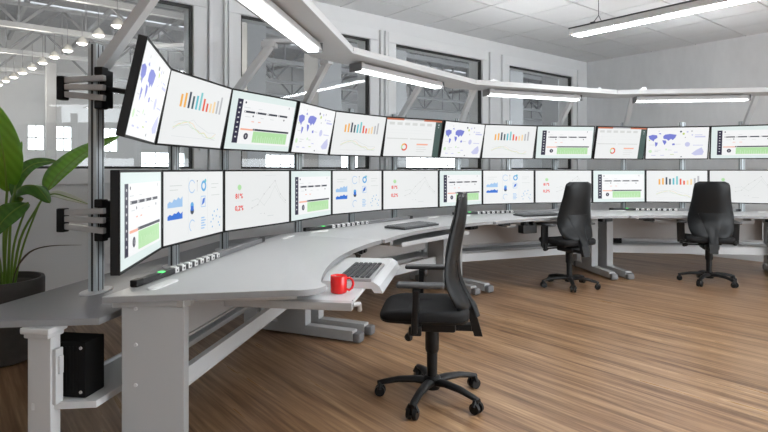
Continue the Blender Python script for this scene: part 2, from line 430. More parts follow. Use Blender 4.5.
def scr_map(s):
    L = [[(.03, .74), (.10, .78), (.17, .76), (.18, .68), (.13, .62), (.12, .56), (.09, .60), (.05, .64)],
         [(.14, .54), (.19, .52), (.18, .44), (.155, .38), (.145, .46)],
         [(.27, .72), (.30, .78), (.38, .80), (.49, .77), (.47, .68), (.43, .60), (.40, .64), (.36, .58), (.33, .63), (.28, .64)],
         [(.26, .60), (.32, .59), (.33, .53), (.30, .44), (.275, .52)], [(.42, .48), (.46, .50), (.47, .44), (.43, .43)], [(.19, .80), (.22, .84), (.24, .79)]]
    for p in L: s.pol(p, 'lilac')
    for x, y, r, c in ((.555, .87, .03, 'slate'), (.60, .80, .035, 'lime'), (.66, .86, .03, 'lavender'), (.73, .88, .025, 'silver'), (.74, .76, .025, 'lavender'), (.63, .68, .02, 'silver'), (.20, .89, .02, 'pale')): s.disc(x, y, r, c, 10)
    s.rects([(.78, .68, .95, .72), (.78, .75, .9, .77), (.76, .42, .92, .44)], 'lavender')
    s.disc(.67, .46, .075, 'lavender', 16); s.pol([(.74, .16), (.82, .28), (.90, .36), (.94, .22), (.92, .12), (.80, .1)], 'lavender')
    s.disc(.07, .24, .05, 'greenl', 14); s.disc(.33, .30, .03, 'greenl', 10)
    s.rects([(.14, .22, .2, .24), (.36, .27, .42, .29), (.14, .27, .24, .285), (.05, .44, .14, .455), (.48, .46, .56, .475)], 'pale')
    s.rects([(.40, .13, .46, .145)], 'lime'); s.disc(.58, .06, .02, 'slate', 10)
    s.disc(.05, .60, .02, 'lime', 8); s.rects([(.09, .10, .16, .12), (.24, .10, .30, .12), (.46, .2, .52, .22)], 'lavender')
def scr_bars(s):
    hs = (.18, .21, .24, .19, .21, .27, .19, .13, .14, .18, .21, .28)
    cs = ('orange', 'orange', 'slate', 'teal', 'cyan', 'aqua', 'red', 'red', 'peach', 'peach', 'silver', 'silver')
    for i, (hh, c) in enumerate(zip(hs, cs)):
        x = .20+.058*i; s.rect(x, .55, x+.03, .55+hh, c)
    random.seed(3)
    for c, b0 in (('peach', .22), ('gridc', .18), ('pale', .26), ('greenl', .2)):
        s.line([(.16+.07*i, b0+.09*math.sin(i*.55)+.07*random.random()) for i in range(11)], .008, c)
    s.rects([(.16, .12, .86, .125)], 'pale')
def scr_dash(s):
    s.rect(.165, .10, .985, .88, 'white'); s.rect(.09, .11, .165, .88, 'navy')
    s.rects([(.117, .80-.085*i, .138, .825-.085*i) for i in range(8)], 'pale')
    s.disc(.205, .83, .02, 'navy', 10); s.rects([(.885, .82, .893, .86)], 'slate'); s.rects([(.19, .74, .28, .75), (.4, .74, .46, .75)], 'pale')
    s.rects([(.20+.175*i, .655, .355+.175*i, .69) for i in range(4)], 'dark'); s.rects([(.205+.175*i, .66, .222+.175*i, .685) for i in range(4)], 'paper')
    s.disc(.335, .605, .018, 'dark', 10); s.disc(.83, .60, .018, 'dark', 10); s.rects([(.22, .58, .3, .59), (.45, .58, .5, .59), (.6, .58, .66, .59)], 'pale')
    s.rects([(.32, .5, .36, .515), (.42, .5, .46, .515)], 'salmon')
    s.rect(.18, .345, .36, .375, 'salmon'); s.rect(.36, .35, .94, .385, 'dark'); s.disc(.38, .368, .016, 'silver', 8)
    s.rect(.37, .135, .92, .34, 'green'); s.rects([(.40+.033*i, .135, .41+.033*i, .20+.07*abs(math.sin(i*1.7))) for i in range(15)], 'greenl')
    s.disc(.27, .24, .058, 'navy', 20); s.rects([(.262, .215, .278, .265)], 'silver')
def scr_icons(s):
    s.rects([(.37, .08, .373, .92), (.70, .08, .703, .92)], 'pale')
    for c, y0, hs in (('lightblue', .50, (.06, .09, .07, .12, .10, .14, .11, .15)), ('blue', .33, (.05, .08, .06, .09, .08, .11, .07, .1))):
        s.pol([(.06, y0)]+[(.06+.22*i/7, y0+h) for i, h in enumerate(hs)][::1]+[(.28, y0)], c)
    s.disc(.43, .78, .10, 'lightblue', 20, .085, 30, 330); s.rects([(.515, .70, .52, .86)], 'silver'); s.disc(.5175, .86, .012, 'slate', 8)
    s.disc(.63, .78, .085, 'sky', 20, .045); s.disc(.66, .86, .03, 'cyan', 10)
    s.disc(.43, .50, .05, 'sky', 16); s.disc(.43, .42, .055, 'slate', 16); s.pol([(.405, .42), (.455, .42), (.455, .49), (.405, .49)], 'blue')
    s.line([(.58, .46), (.66, .46), (.66, .62), (.58, .62), (.58, .46)], .012, 'lightblue'); s.pol([(.59, .48), (.61, .58), (.65, .6), (.64, .52)], 'blue')
    s.disc(.43, .20, .09, 'lightblue', 16, .075, 40, 250)
    s.rects([(.58, .12+.04*i, .64+.02*(i % 2), .14+.04*i) for i in range(5)], 'lightblue')
    for x, y in ((.76, .2), (.79, .3), (.80, .24), (.82, .36), (.86, .28), (.88, .38), (.9, .17), (.93, .25), (.92, .12), (.78, .12)): s.disc(x, y, .016, 'sky', 8)
    s.rects([(.76, .8, .9, .81), (.76, .74, .86, .75), (.76, .62, .92, .63), (.08, .74, .2, .75), (.08, .8, .26, .81)], 'gridc')
def scr_trend(s):
    s.disc(.20, .72, .05, 'green', 18); s.text('81%', .14, .53, .115, 'redtext'); s.text('0,2%', .135, .32, .115, 'redtext')
    s.rects([(.14, .48, .27, .483)], 'pale')
    A = [(.38, .34), (.47, .39), (.57, .58), (.66, .70), (.75, .82), (.84, .56), (.93, .43)]
    Bp = [(.38, .47), (.47, .50), (.57, .37), (.66, .51), (.75, .72), (.84, .50), (.93, .38)]
    s.line(A, .009, 'card'); s.line(Bp, .006, 'gridc')
    for p in A: s.disc(*p, .013, 'silver', 8)
    for p in Bp: s.disc(*p, .009, 'gridc', 8)
    s.rects([(.58, .92, .76, .925), (.62, .16, .72, .175), (.5, .22, .53, .23)], 'pale'); s.disc(.57, .22, .01, 'silver', 8)
def scr_report(s):
    s.rect(0, .955, .30, 1, 'ember'); s.rect(.30, .965, .66, 1, 'silver'); s.rect(.66, .955, 1, 1, 'ember')
    s.rect(.885, 0, 1, .955, 'forest'); s.rects([(.94, .86, .955, .9), (.94, .8, .955, .82)], 'pale')
    s.rects([(.05+.135*i, .83, .14+.135*i, .9) for i in range(6)], 'card'); s.rects([(.03, .70, .86, .703), (.03, .62, .8, .623)], 'pale')
    s.rects([(.03, .46, .40, .485), (.44, .46, .84, .485)], 'card')
    s.disc(.35, .25, .10, 'red', 12, .06, -100, 80); s.disc(.35, .25, .10, 'orange', 6, .06, 80, 150); s.disc(.35, .25, .10, 'green', 6, .06, 150, 215); s.disc(.35, .25, .10, 'ember', 4, .06, 215, 260)
    s.rect(.57, .31, .78, .35, 'salmon'); s.rects([(.57, .25, .74, .262), (.57, .19, .76, .202), (.57, .13, .72, .142)], 'card')
DRAW = dict(A=(scr_map, 'white', 'a blue world map'), B=(scr_bars, 'paper', 'a coloured bar chart'), C=(scr_dash, 'mint', 'a mint dashboard with navy sidebar'),
            D=(scr_icons, 'paper', 'blue icons and area charts'), E=(scr_trend, 'grey', 'red percentages beside a pale line graph'), F=(scr_report, 'paper', 'a report with ring chart and dark strip'))
HOUSE = {}
def monitor(kind, w, label, group, p, phi, z, tilt):
    h = .45
    o = thing('monitor', label, 'monitor', (p[0], p[1], z), (tilt, 0, R(90-phi)), group)
    if w not in HOUSE:
        b = MB(); b.box((0, .018, h/2), (w, .034, h), .004); x = w*.32
        b.box((0, .042, h/2), (w*.62, .022, h*.6), .01); b.box((0, .056, h/2), (.14, .012, .14), .003)
        o1 = b.build('housing', HOUSING, o)
        b = MB(); t = .012
        for a, c in (((-w/2, 0, 0), (w/2, 0, .012)), ((-w/2, 0, h-t), (w/2, 0, h)), ((-w/2, 0, .012), (-w/2+t, 0, h-t)), ((w/2-t, 0, .012), (w/2, 0, h-t))):
            b.span((a[0], -.004, a[2]), (c[0], .001, c[2]))
        o2 = b.build('bezel', BEZEL, o); HOUSE[w] = (o1.data, o2.data)
    else:
        for nm, me in zip(('housing', 'bezel'), HOUSE[w]):
            q = bpy.data.objects.new(nm, me); C.objects.link(q); q.parent = o
            if nm == 'housing': q.modifiers.new('normals', 'WEIGHTED_NORMAL').keep_sharp = True
    key = ('scr', kind, w)
    if key not in HOUSE:
        fn, bg, _ = DRAW[kind]; s = Screen(w-.024, h-.024, bg); fn(s)
        q = s.b.build('screen', [SC[n] for n in SNAMES], o, loc=(0, .0, .012)); HOUSE[key] = q.data
    else:
        q = bpy.data.objects.new('screen', HOUSE[key]); C.objects.link(q); q.parent = o; q.location = (0, 0, .012)
    return o
LOW = [(-1.126, 2.319), (-1.268, 3.117), (-1.15, 3.918), (-.799, 4.649), (-.52, 5.409), (-.02, 6.047), (.65, 6.503), (1.263, 7.033), (2.016, 7.331), (2.822, 7.412), (3.617, 7.569), (4.418, 7.449), (5.155, 7.112)]
UPP = [(-1.12, 2.346), (-1.316, 3.133), (-1.171, 3.93), (-.805, 4.653), (-.555, 5.425), (-.032, 6.044), (.649, 6.484), (1.24, 7.039), (2.003, 7.313), (2.811, 7.374), (3.597, 7.574), (4.386, 7.388), (5.13, 7.066)]
LK, UK = 'CDECDECDECBE', 'ABCABFABCFAC'
ORD = ['leftmost', 'second from left', 'third from left', 'fourth from left', 'fifth from left', 'sixth from left', 'seventh from left', 'sixth from right', 'fifth from right', 'fourth from right', 'third from right', 'second from right', 'rightmost']
def place12(i): return ORD[i] if i < 6 else ['sixth from right', 'fifth from right', 'fourth from right', 'third from right', 'second from right', 'rightmost'][i-6]
def ang(p, q): return math.degrees(math.atan2(q[0]-p[0], q[1]-p[1]))
for i in range(12):
    p, q = LOW[i], LOW[i+1]
    monitor(LK[i], .804, 'lower-row monitor showing %s, %s' % (DRAW[LK[i]][2], place12(i)), 'lower row of monitors', ((p[0]+q[0])/2, (p[1]+q[1])/2), ang(p, q), EYE-.45, 0)
    p, q = UPP[i], UPP[i+1]
    monitor(UK[i], .79, 'tilted upper-row monitor showing %s, %s' % (DRAW[UK[i]][2], place12(i)), 'upper row of monitors', ((p[0]+q[0])/2, (p[1]+q[1])/2), ang(p, q), EYE+.1424, .2095)

# ------------------------------------------------------------------ monitor posts with struts and swing mounts
BZ, DZ = .70, .80                                     # bench and desk heights
POST_TOP = 2.02
def post(k, j, idx):
    x = (-.64, .15, .93)[j]; y = .235
    strut = j != 1
    o = thing('monitor_post', 'grooved aluminium monitor post%s, %s along the desks' % (' with sloping canopy strut' if strut else ' without a strut', place12(idx)), 'post', wp(k, x, y, BZ), (0, 0, wrot(k)), 'posts behind the monitors')
    H = POST_TOP-BZ
    b = MB(); b.box((0, 0, H/2), (.066, .05, H), .004)
    b.mi = 1
    for dy in (-.0255, .0255): b.box((-.018, dy, H/2), (.007, .002, H-.01)); b.box((.018, dy, H/2), (.007, .002, H-.01))
    for dx in (-.0335, .0335): b.box((dx, 0, H/2), (.0015, .012, H-.01))
    b.box((0, 0, H), (.06, .045, .003))
    b.build('post', [ALU, GROOVE], o)
    b = MB(); n = 24; a, c = .11, .06
    b.prism([(a*math.cos(2*math.pi*q/n), c*math.sin(2*math.pi*q/n)) for q in range(n)], 0, .008, .002); b.build('base_plate', WHITE, o)
    if strut:
        b = MB(); b.bar((0, -.02, 1.88-BZ), (0, -.40, 2.36-BZ), .055, .06, .004, up=(1, 0, 0)); b.build('strut', WHITE, o)
        b = MB(); b.bar((0, -.34, 2.385-BZ), (0, -.86, 2.385-BZ), .05, .03, .003); b.box((0, -.385, 2.36-BZ), (.07, .12, .05), .004); b.build('bracket', WHITE, o)
    # swing mounts to the two monitors of this post
    kx = math.cos(0)
    for nm, zc, P in (('lower', EYE-.265, LOW), ('upper', EYE+.43, UPP)):
        i = k*3+j
        m = Vector(((P[i][0]+P[i+1][0])/2, (P[i][1]+P[i+1][1])/2)); a = R(ang(P[i], P[i+1]))
        bk = Vector((-math.cos(a), math.sin(a))); t = Vector((math.sin(a), math.cos(a)))
        off = .062 if nm == 'lower' else -.01
        w = m+bk*off
        e, nn = dirs(k); d = w-Vector(wp(k, x, y)[:2]); hx, hy = d.dot(e), -d.dot(nn); hz = zc-BZ; h1 = hz+(.04 if nm == 'lower' else -.06)
        arm = MB(); arm.box((.012, -.05, hz), (.07, .036, .20), .006); arm.box((-.03, -.05, hz+.088), (.05, .05, .045), .006); arm.box((-.03, -.05, hz-.088), (.05, .05, .045), .006)
        ao = arm.build('mount_clamp', BLACK, o)
        arm = MB()
        for dz in (.05, 0, -.055): arm.bar((-.05, -.085, hz+dz), (-.06, .135, hz+dz*.7+.006), .028, .03, .004)
        arm.build('swing_bar', WHITE, ao)
        arm = MB(); arm.box((-.06, .15, hz), (.05, .04, .125), .006); arm.build('elbow', BLACK, ao)
        arm = MB(); arm.tube([(0, -.07, hz), (hx*.6, -.07+(hy+.07)*.55, (hz+h1)/2), (hx, hy, h1)], .014, 10)
        arm.build('shaft', BLACK, ao)
        q = MB(); v1 = Vector((hx, hy, h1)); bk3 = Vector((bk.dot(e), -bk.dot(nn), 0)); q.cyl(v1-bk3*.002, v1+bk3*.03, .042, .038, 16); q.build('head', BLACK, ao)
    return o
for k in range(4):
    for j in range(3): post(k, j, k*3+j)

# ------------------------------------------------------------------ desks, benches, canopies
WHERE = ['nearest workstation', 'second workstation from the left', 'third workstation from the left', 'rightmost workstation']
G = .004
def desk_outline(k):
    f = lambda x: -(.925+.15*((x-.03)/.95)**2)
    xb = half(-.157)-G
    yf = -1.06; xf = half(yf)-G
    cut = .055 if k == 0 else 0
    pts = [(-xb+cut, -.157)]
    xr = xf; xf = xf-cut
    if k == 0:
        for q in range(9):                            # rounded free corner
            a = math.pi*(0.5+.0)+0; t = q/8*math.pi/2
            cx, cy, r = -xf+.155, yf+.145, .14
            pts.append((cx-r*math.cos(t)*1.02, cy-r*math.sin(t)))
    else: pts.append((-xf, yf+.01))
    x0 = -xf+(.2 if k == 0 else .02); xf = xr
    for q in range(25):
        x = x0+(xf-.015-x0)*q/24; pts.append((x, f(x)))
    pts.append((xf, yf)); pts.append((xb, -.157))
    return pts[::-1] if False else pts
def leg(o, side, cut=0):
    """column and long foot along the wedge side, near end pieces as sub-parts"""
    s = side; a = R(14.8)*s
    def lp(y, z): return (s*(half(y)-.11-cut), y, z)
    b = MB(); rz = -math.atan(.2642)*s
    yc = -.32
    b.box(lp(yc, .41), (.09, .27, .70), .005, rz=rz); b.box(lp(yc, .755), (.12, .34, .03), .004, rz=rz)
    l = b.build('leg', LEGM, o)
    b = MB(); p, q = lp(-.02, .055), lp(-.86, .055); b.bar(p, q, .085, .08, .006); b.build('foot', LEGM, l)
    d = (Vector(q)-Vector(p)).normalized()
    for c, sg in ((Vector(q), 1), (Vector(p), -1)):
        b = MB(); m = Matrix.Rotation(math.atan2(d.y, d.x)-math.pi/2, 4, 'Z')
        b.box(c+d*sg*.03-Vector((0, 0, .012)), (.09, .07, .075), .018, m=m)
        b.build('end_cap', CAP, l)
    for dz in (.24, .42, .58):
        b = MB(); c = Vector(lp(yc+.06, .15+dz)); b.cyl(c+Vector((s*.036, 0, 0)), c+Vector((s*.050, 0, 0)), .010, .008, 10); b.build('screw', WHITE, l)
    return l
for k in range(4):
    o = thing('control_desk', 'pale grey curved control desk of the %s' % WHERE[k], 'desk', wp(k, 0, 0, 0), (0, 0, wrot(k)), 'row of curved control desks')
    b = MB(); b.prism(desk_outline(k), DZ-.03, DZ, .003, edge_mi=1); b.build('worktop', [TOP, EDGE], o, smooth=25)
    leg(o, -1, .055 if k == 0 else 0); leg(o, 1)
    b = MB(); L = half(-.3)-.155
    b.span((-L, -.315, .25), (L, -.285, .345), .003); b.span((-L, -.32, .337), (L, -.28, .347), .002); b.span((-L, -.32, .248), (L, -.28, .258), .002)
    b.build('cross_beam', WHITE, o)
    b = MB(); L = half(-.17)-.22; b.span((-L, -.185, .43), (L, -.17, .768), .002); b.span((-L, -.20, .425), (L, -.168, .437), .002); b.build('modesty_panel', PANEL, o)
    b = MB(); L = half(-.45)-.10
    b.span((-L, -.47, .735), (L, -.43, .768), .003)
    for s in (-1, 1):
        b.bar((s*(half(-.2)-.17), -.2, .756), (s*(half(-.95)-.17), -.93, .756), .03, .024, .003)
    b.build('under_frame', SILVER, o)
    for x in (-.88, .98):
        b = MB(); n = 28; hw, r = .085, .026; pts = []
        for q in range(n):
            t = 2*math.pi*q/n; pts.append(((hw if math.cos(t) > 0 else -hw)+r*math.cos(t), r*math.sin(t)))
        b.prism([(x+px, -.29+py) for px, py in pts], DZ, DZ+.009, .003); b.build('cable_port_cover', mat('white_plastic', (.72, .72, .71), .4), o)
    # keyboard tray
    pull = (.16, 0.0, -.14, -.14)[k]
    if k == 0:
        t = MB(); t.span((-.735, -1.185, .708), (.30, -.72, .722), .003); t.span((-.735, -1.185, .722), (-.47, -1.175, .727), .002)
        tr = t.build('keyboard_tray', WHITE, o)
        t = MB(); t.span((-.78, -1.185, .683), (-.737, -.55, .722), .004); t.build('slide_rail', SILVER, tr); t = MB(); t.span((.302, -1.2, .683), (.34, -.55, .722), .004); t.build('slide_rail', SILVER, tr)
        t = MB()
        prof = [(-.86, .722), (-1.225, .722), (-1.24, .70), (-1.285, .70), (-1.268, .735), (-1.235, .757), (-.86, .757)]
        lo = [(y, z) for y, z in prof]
        A = [t.bm.verts.new((-.46, y, z)) for y, z in lo]; Bv = [t.bm.verts.new((.32, y, z)) for y, z in lo]
        t.bm.faces.new(A[::-1]); t.bm.faces.new(Bv); n = len(lo)
        for q in range(n): t.bm.faces.new((A[q], A[(q+1) % n], Bv[(q+1) % n], Bv[q]))
        t.build('keyboard_shelf', WHITE, tr)
        t = MB(); t.tube([(-.74, -1.18, .705), (-.70, -1.205, .70), (-.68, -1.205, .665)], .012, 8); t.build('tray_clip', SILVER, tr)
    else:
        f = (0, .98, .76, .76)[k]
        t = MB(); t.span((-.58, -f, .69), (.58, -.5, .705), .003); t.span((-.58, -f-.006, .69), (.58, -f+.01, .728), .003); tr = t.build('keyboard_tray', LEGM, o)
        
        for sx in (-.63, .59): t = MB(); t.span((sx, -f+.08, .705), (sx+.04, -.5, .768), .004); t.build('slide_rail', SILVER, tr)
    b = MB(); b.box((.72, -.93, .748), (.16, .08, .04), .006); b.box((.72, -.975, .745), (.08, .02, .022), .004); b.build('height_switch', BLACK, o)
    if k in (2, 3):
        b = MB(); b.box((-.72, -.86, .752), (.2, .07, .03), .008); b.box((-.66, -.84, .735), (.12, .06, .03), .006); b.build('cable_clip', BLACK, o)
    # bench behind, lower
    cut = .09 if k == 0 else 0
    o = thing('equipment_bench', 'low grey equipment bench behind the monitors of the %s' % WHERE[k], 'bench', wp(k, 0, .2, 0), (0, 0, wrot(k)), 'row of equipment benches')
    y0, y1 = -.125, .51; dy = -.2
    b = MB(); b.prism([(-half(y0)+G+cut, y0+dy), (half(y0)-G, y0+dy), (half(y1)-G, y1+dy), (-half(y1)+G+cut, y1+dy)], BZ-.03, BZ, .003, edge_mi=1); b.build('bench_top', [BENCH, EDGE], o)
    for s in (-1, 1):
        b = MB(); x = s*(half(.06)-.05-(cut-.03 if s < 0 and cut else 0)); yl = .115
        b.box((x, yl+dy, .33), (.06, .112, .66), .004); b.box((x, yl+dy, .655), (.12, .14, .03), .008); b.box((x, yl+dy, .635), (.10, .12, .03), .008)
        l = b.build('leg', WHITE, o)
        b = MB(); b.box((x, yl-.066+dy, .45), (.045, .018, .24), .003); b.box((x, yl-.08+dy, .50), (.024, .014, .08), .004); b.build('shelf_bracket', WHITE, l)
    b = MB(); ya, yb = -.11, .15
    b.prism([(-half(ya)+.01+cut, ya+dy), (half(ya)-.01, ya+dy), (half(yb)-.01, yb+dy), (-half(yb)+.01+cut, yb+dy)], .305, .335, .003)
    b.span((-half(yb)+.05+cut, yb+dy-.012, .335), (half(yb)-.04, yb+dy, .352), .002); b.build('shelf', WHITE, o)
    # canopy
    c = thing('light_canopy', 'white overhead canopy panel above the %s' % WHERE[k], 'canopy', wp(k, 0, -.63, 2.29), (0, 0, wrot(k)), 'overhead canopy panels')
    ya, yb = -.45, -.82
    b = MB(); b.prism([(-half(ya)+.002, ya+.63), (-half(yb)+.002, yb+.63), (half(yb)-.002, yb+.63), (half(ya)-.002, ya+.63)], 0, .02, .002)
    b.build('panel', LIGHTBODY, c)
    for y in (ya-.008, yb+.008):
        b = MB(); L = half(y)-.004; b.box((0, y+.63, .037), (2*L, .014, .035), .003); b.build('edge_rail', LIGHTBODY, c)
    b = MB()
    for s in (-1, 1): b = MB(); b.bar((s*(half(ya)-.02), ya+.63, .034), (s*(half(yb)-.02), yb+.63, .034), .03, .026, .003); b.build('end_rail', LIGHTBODY, c)
    # luminaire under the canopy
    m = thing('linear_lamp', 'white linear lamp lit under the canopy of the %s' % WHERE[k], 'lamp', wp(k, -.085, -.615, 2.205), (0, 0, wrot(k)), 'linear lamps under the canopies')
    Lh = .665
    b = MB(); b.prism([(-.066, .022), (.066, .022), (.05, .07), (-.05, .07)], -Lh, Lh)
    bmesh.ops.transform(b.bm, matrix=Matrix(((0, 0, 1, 0), (1, 0, 0, 0), (0, 1, 0, 0), (0, 0, 0, 1))), verts=b.bm.verts[:])
    b.build('housing', LIGHTBODY, m)
    b = MB(); b.box((0, 0, .014), (2*Lh-.02, .085, .020), .006); b.build('diffuser', DIFF, m)
    b = MB(); b.box((0, 0, .112), (2*Lh-.02, .10, .008)); b.build('uplight', DIFFL, m)
    for s in (-1, 1):
        b = MB(); b.box((s*(Lh+.006), 0, .036), (.014, .14, .075), .004); b.build('end_cap', CAP, m)
        b = MB(); b.box((s*(Lh-.06), 0, .078), (.04, .06, .018), .002); b.build('hanger', LIGHTBODY, m)

# small computers on the bench shelves
for k in range(4):
    x = -1.04 if k == 0 else -half(.0)+.43
    o = thing('mini_computer', 'black box computer standing on the bench shelf of the %s' % WHERE[k], 'computer', wp(k, x, .01, .335), (0, 0, wrot(k)), 'computers on the bench shelves')
    b = MB(); b.box((0, .055, .128), (.13, .235, .25), .006); b.build('case', mat('matt_black', (.006, .006, .006), .6, spec=.15), o)
    b = MB()
    for q in range(9): b.box((-.0665, -.02+.0175*q, .13), (.002, .006, .2))
    b.build('vent', mat('matt_black', (.006, .006, .006), .6), o)
    b = MB()
    for y, z in ((-.04, .225), (-.04, .03), (.15, .225)): b.cyl((-.065, y, z), (-.069, y, z), .007, seg=10)
    b.build('screw', SILVER, o)

# power strips along the back edge of each desk
for k in range(4):
    o = thing('power_strip', 'slim black power strip with white sockets on the %s desk rear edge' % ('nearest', 'second', 'third', 'rightmost')[k], 'power strip', wp(k, -.12, -.18, DZ), (0, 0, wrot(k)), 'power strips on the desks')
    L = 1.66; D = .044
    b = MB(); b.box((0, 0, .016), (L-.1, .036, .030), .004); b.build('housing', mat('anthracite_aluminium', (.04, .04, .042), .4, metal=.3), o)
    b = MB(); b.box((.41, 0, .0165), (.72, .038, .031), .004); b.build('blank_cover', mat('grey_aluminium', (.20, .20, .205), .4, metal=.3), o)
    for s in (-1, 1): b = MB(); b.box((s*(L/2-.03), 0, .017), (.06, .038, .034), .006); b.build('end_cap', BLACK, o)
    b = MB(); b.box((-.60, -.006, .0305), (.035, .026, .006), .002); b.build('switch', mat('green_indicator', (.02, .3, .04), .4, emit=(.1, .9, .2), estr=1.2), o)
    for q in range(8):
        b = MB(); x = -.47+.07*q
        b.cyl((x, -.001, .031), (x, -.001, .036), .018, .017, 16); b.box((x, -.0195, .017), (.036, .005, .028), .001)
        b.mi = 1; b.cyl((x, -.002, .0346), (x, -.002, .035), .011, seg=14); b.box((x, -.0225, .017), (.010, .002, .010))
        b.build('socket', [mat('white_plastic', (.72, .72, .71), .4), GASKET], o)

# keyboards
def keyboard(w, d, base, label, loc, rz, tilt=R(4), lightkeys=False):
    o = thing('keyboard', label, 'keyboard', loc, (tilt, 0, rz), 'keyboards on the desks')
    b = MB(); b.box((0, 0, .009), (w, d, .018), .005); b.build('base', base, o)
    b = MB(); rows = 6; p = .9*d/rows
    for r in range(rows):
        y = d*.43-p*(r+.3); x = -w/2+.016
        while x < w/2-.03:
            gap = abs(x-(w*.20)) < .008 or abs(x-w*.325) < .008
            wk = p*.95
            if r == 5 and abs(x+w*.22) < .06: wk = p*4
            if x+wk > w/2-.012: break
            if not gap: b.box((x+wk/2, y, .0215), (wk-.006, p-.0075, .009), .0018, seg=1)
            else: x += p*.35; continue
            x += wk
    b.build('keys', KEYS if base is KEYBASE_L else KEYSHEEN, o)
    return o
keyboard(.48, .19, KEYBASE_L, 'grey keyboard with dark keys on the pulled-out tray beside the red mug', wp(0, -.22, -1.13, .757), wrot(0), R(0))
keyboard(.58, .24, KEYBASE_D, 'dark keyboard on the second desk, behind the high-backed chair\'s left', wp(1, -.02, -.70, DZ+.002), wrot(1), R(1.2))
bpy.data.objects['keyboard.001']['label'] = 'dark keyboard on the second desk, between the red mug and the nearest chair back'
keyboard(.58, .22, KEYBASE_D, 'dark keyboard on the third desk, left of the middle office chair', wp(2, -.03, -.63, DZ+.002), wrot(2), R(1.2))
# sheet of paper behind the second keyboard
o = MB().box((0, 0, .001), (.30, .21, .002)).build('paper_sheet', mat('white_paper', (.75, .75, .75), .6), loc=wp(1, .20, -.46, DZ), rot=(0, 0, wrot(1)+.1))
tag(o, 'white paper lying behind the dark keyboard on the second desk', 'paper')
# under-desk junction box and loose cable
o = thing('junction_box', 'black junction box hanging under the third desk front', 'box', wp(2, -.34, -.83, .625), (0, 0, wrot(2)))
b = MB(); b.box((0, 0, .045), (.19, .10, .09), .006); b.build('case', BLACK, o)
b = MB(); b.box((-.06, 0, .11), (.02, .08, .05), .002); b.box((.06, 0, .11), (.02, .08, .05), .002); b.build('bracket', BLACK, o)
b = MB(); pts = [Vector((.52, -.93, .766)), Vector((.58, -.96, .73)), Vector((.64, -.94, .70)), Vector((.70, -.92, .715)), Vector((.77, -.93, .74)), Vector((.84, -.92, .766))]
b.tube([wp(0, p.x, p.y, p.z) for p in pts], .010, 8); b.tube([wp(0, p.x+.05, p.y+.02, p.z-.01*math.sin(i*1.2)*2) for i, p in enumerate(pts[:5])], .008, 8)
o = b.build('cable_bundle', BLACK); tag(o, 'loose black cables hanging under the nearest desk beyond the keyboard', 'cable')

# mug
o = thing('mug', 'glossy red mug on the keyboard tray at the near desk edge', 'mug', wp(0, -.575, -1.075, .722), (0, 0, R(-10)))
b = MB(); b.lathe([(.0355, 0), (.041, .004), (.042, .01), (.043, .086), (.0415, .089), (.039, .086), (.038, .012), (.0, .008)], seg=36); b.build('cup', RED, o, smooth=40)
b = MB(); b.tube([(.039, 0, .074), (.058, 0, .078), (.072, 0, .068), (.076, 0, .048), (.07, 0, .028), (.055, 0, .016), (.039, 0, .020)], .0065, 10); b.build('handle', RED, o)
b = MB(); b.cyl((0, 0, .074), (0, 0, .078), .0375, seg=30); b.build('drink', TEA, o)

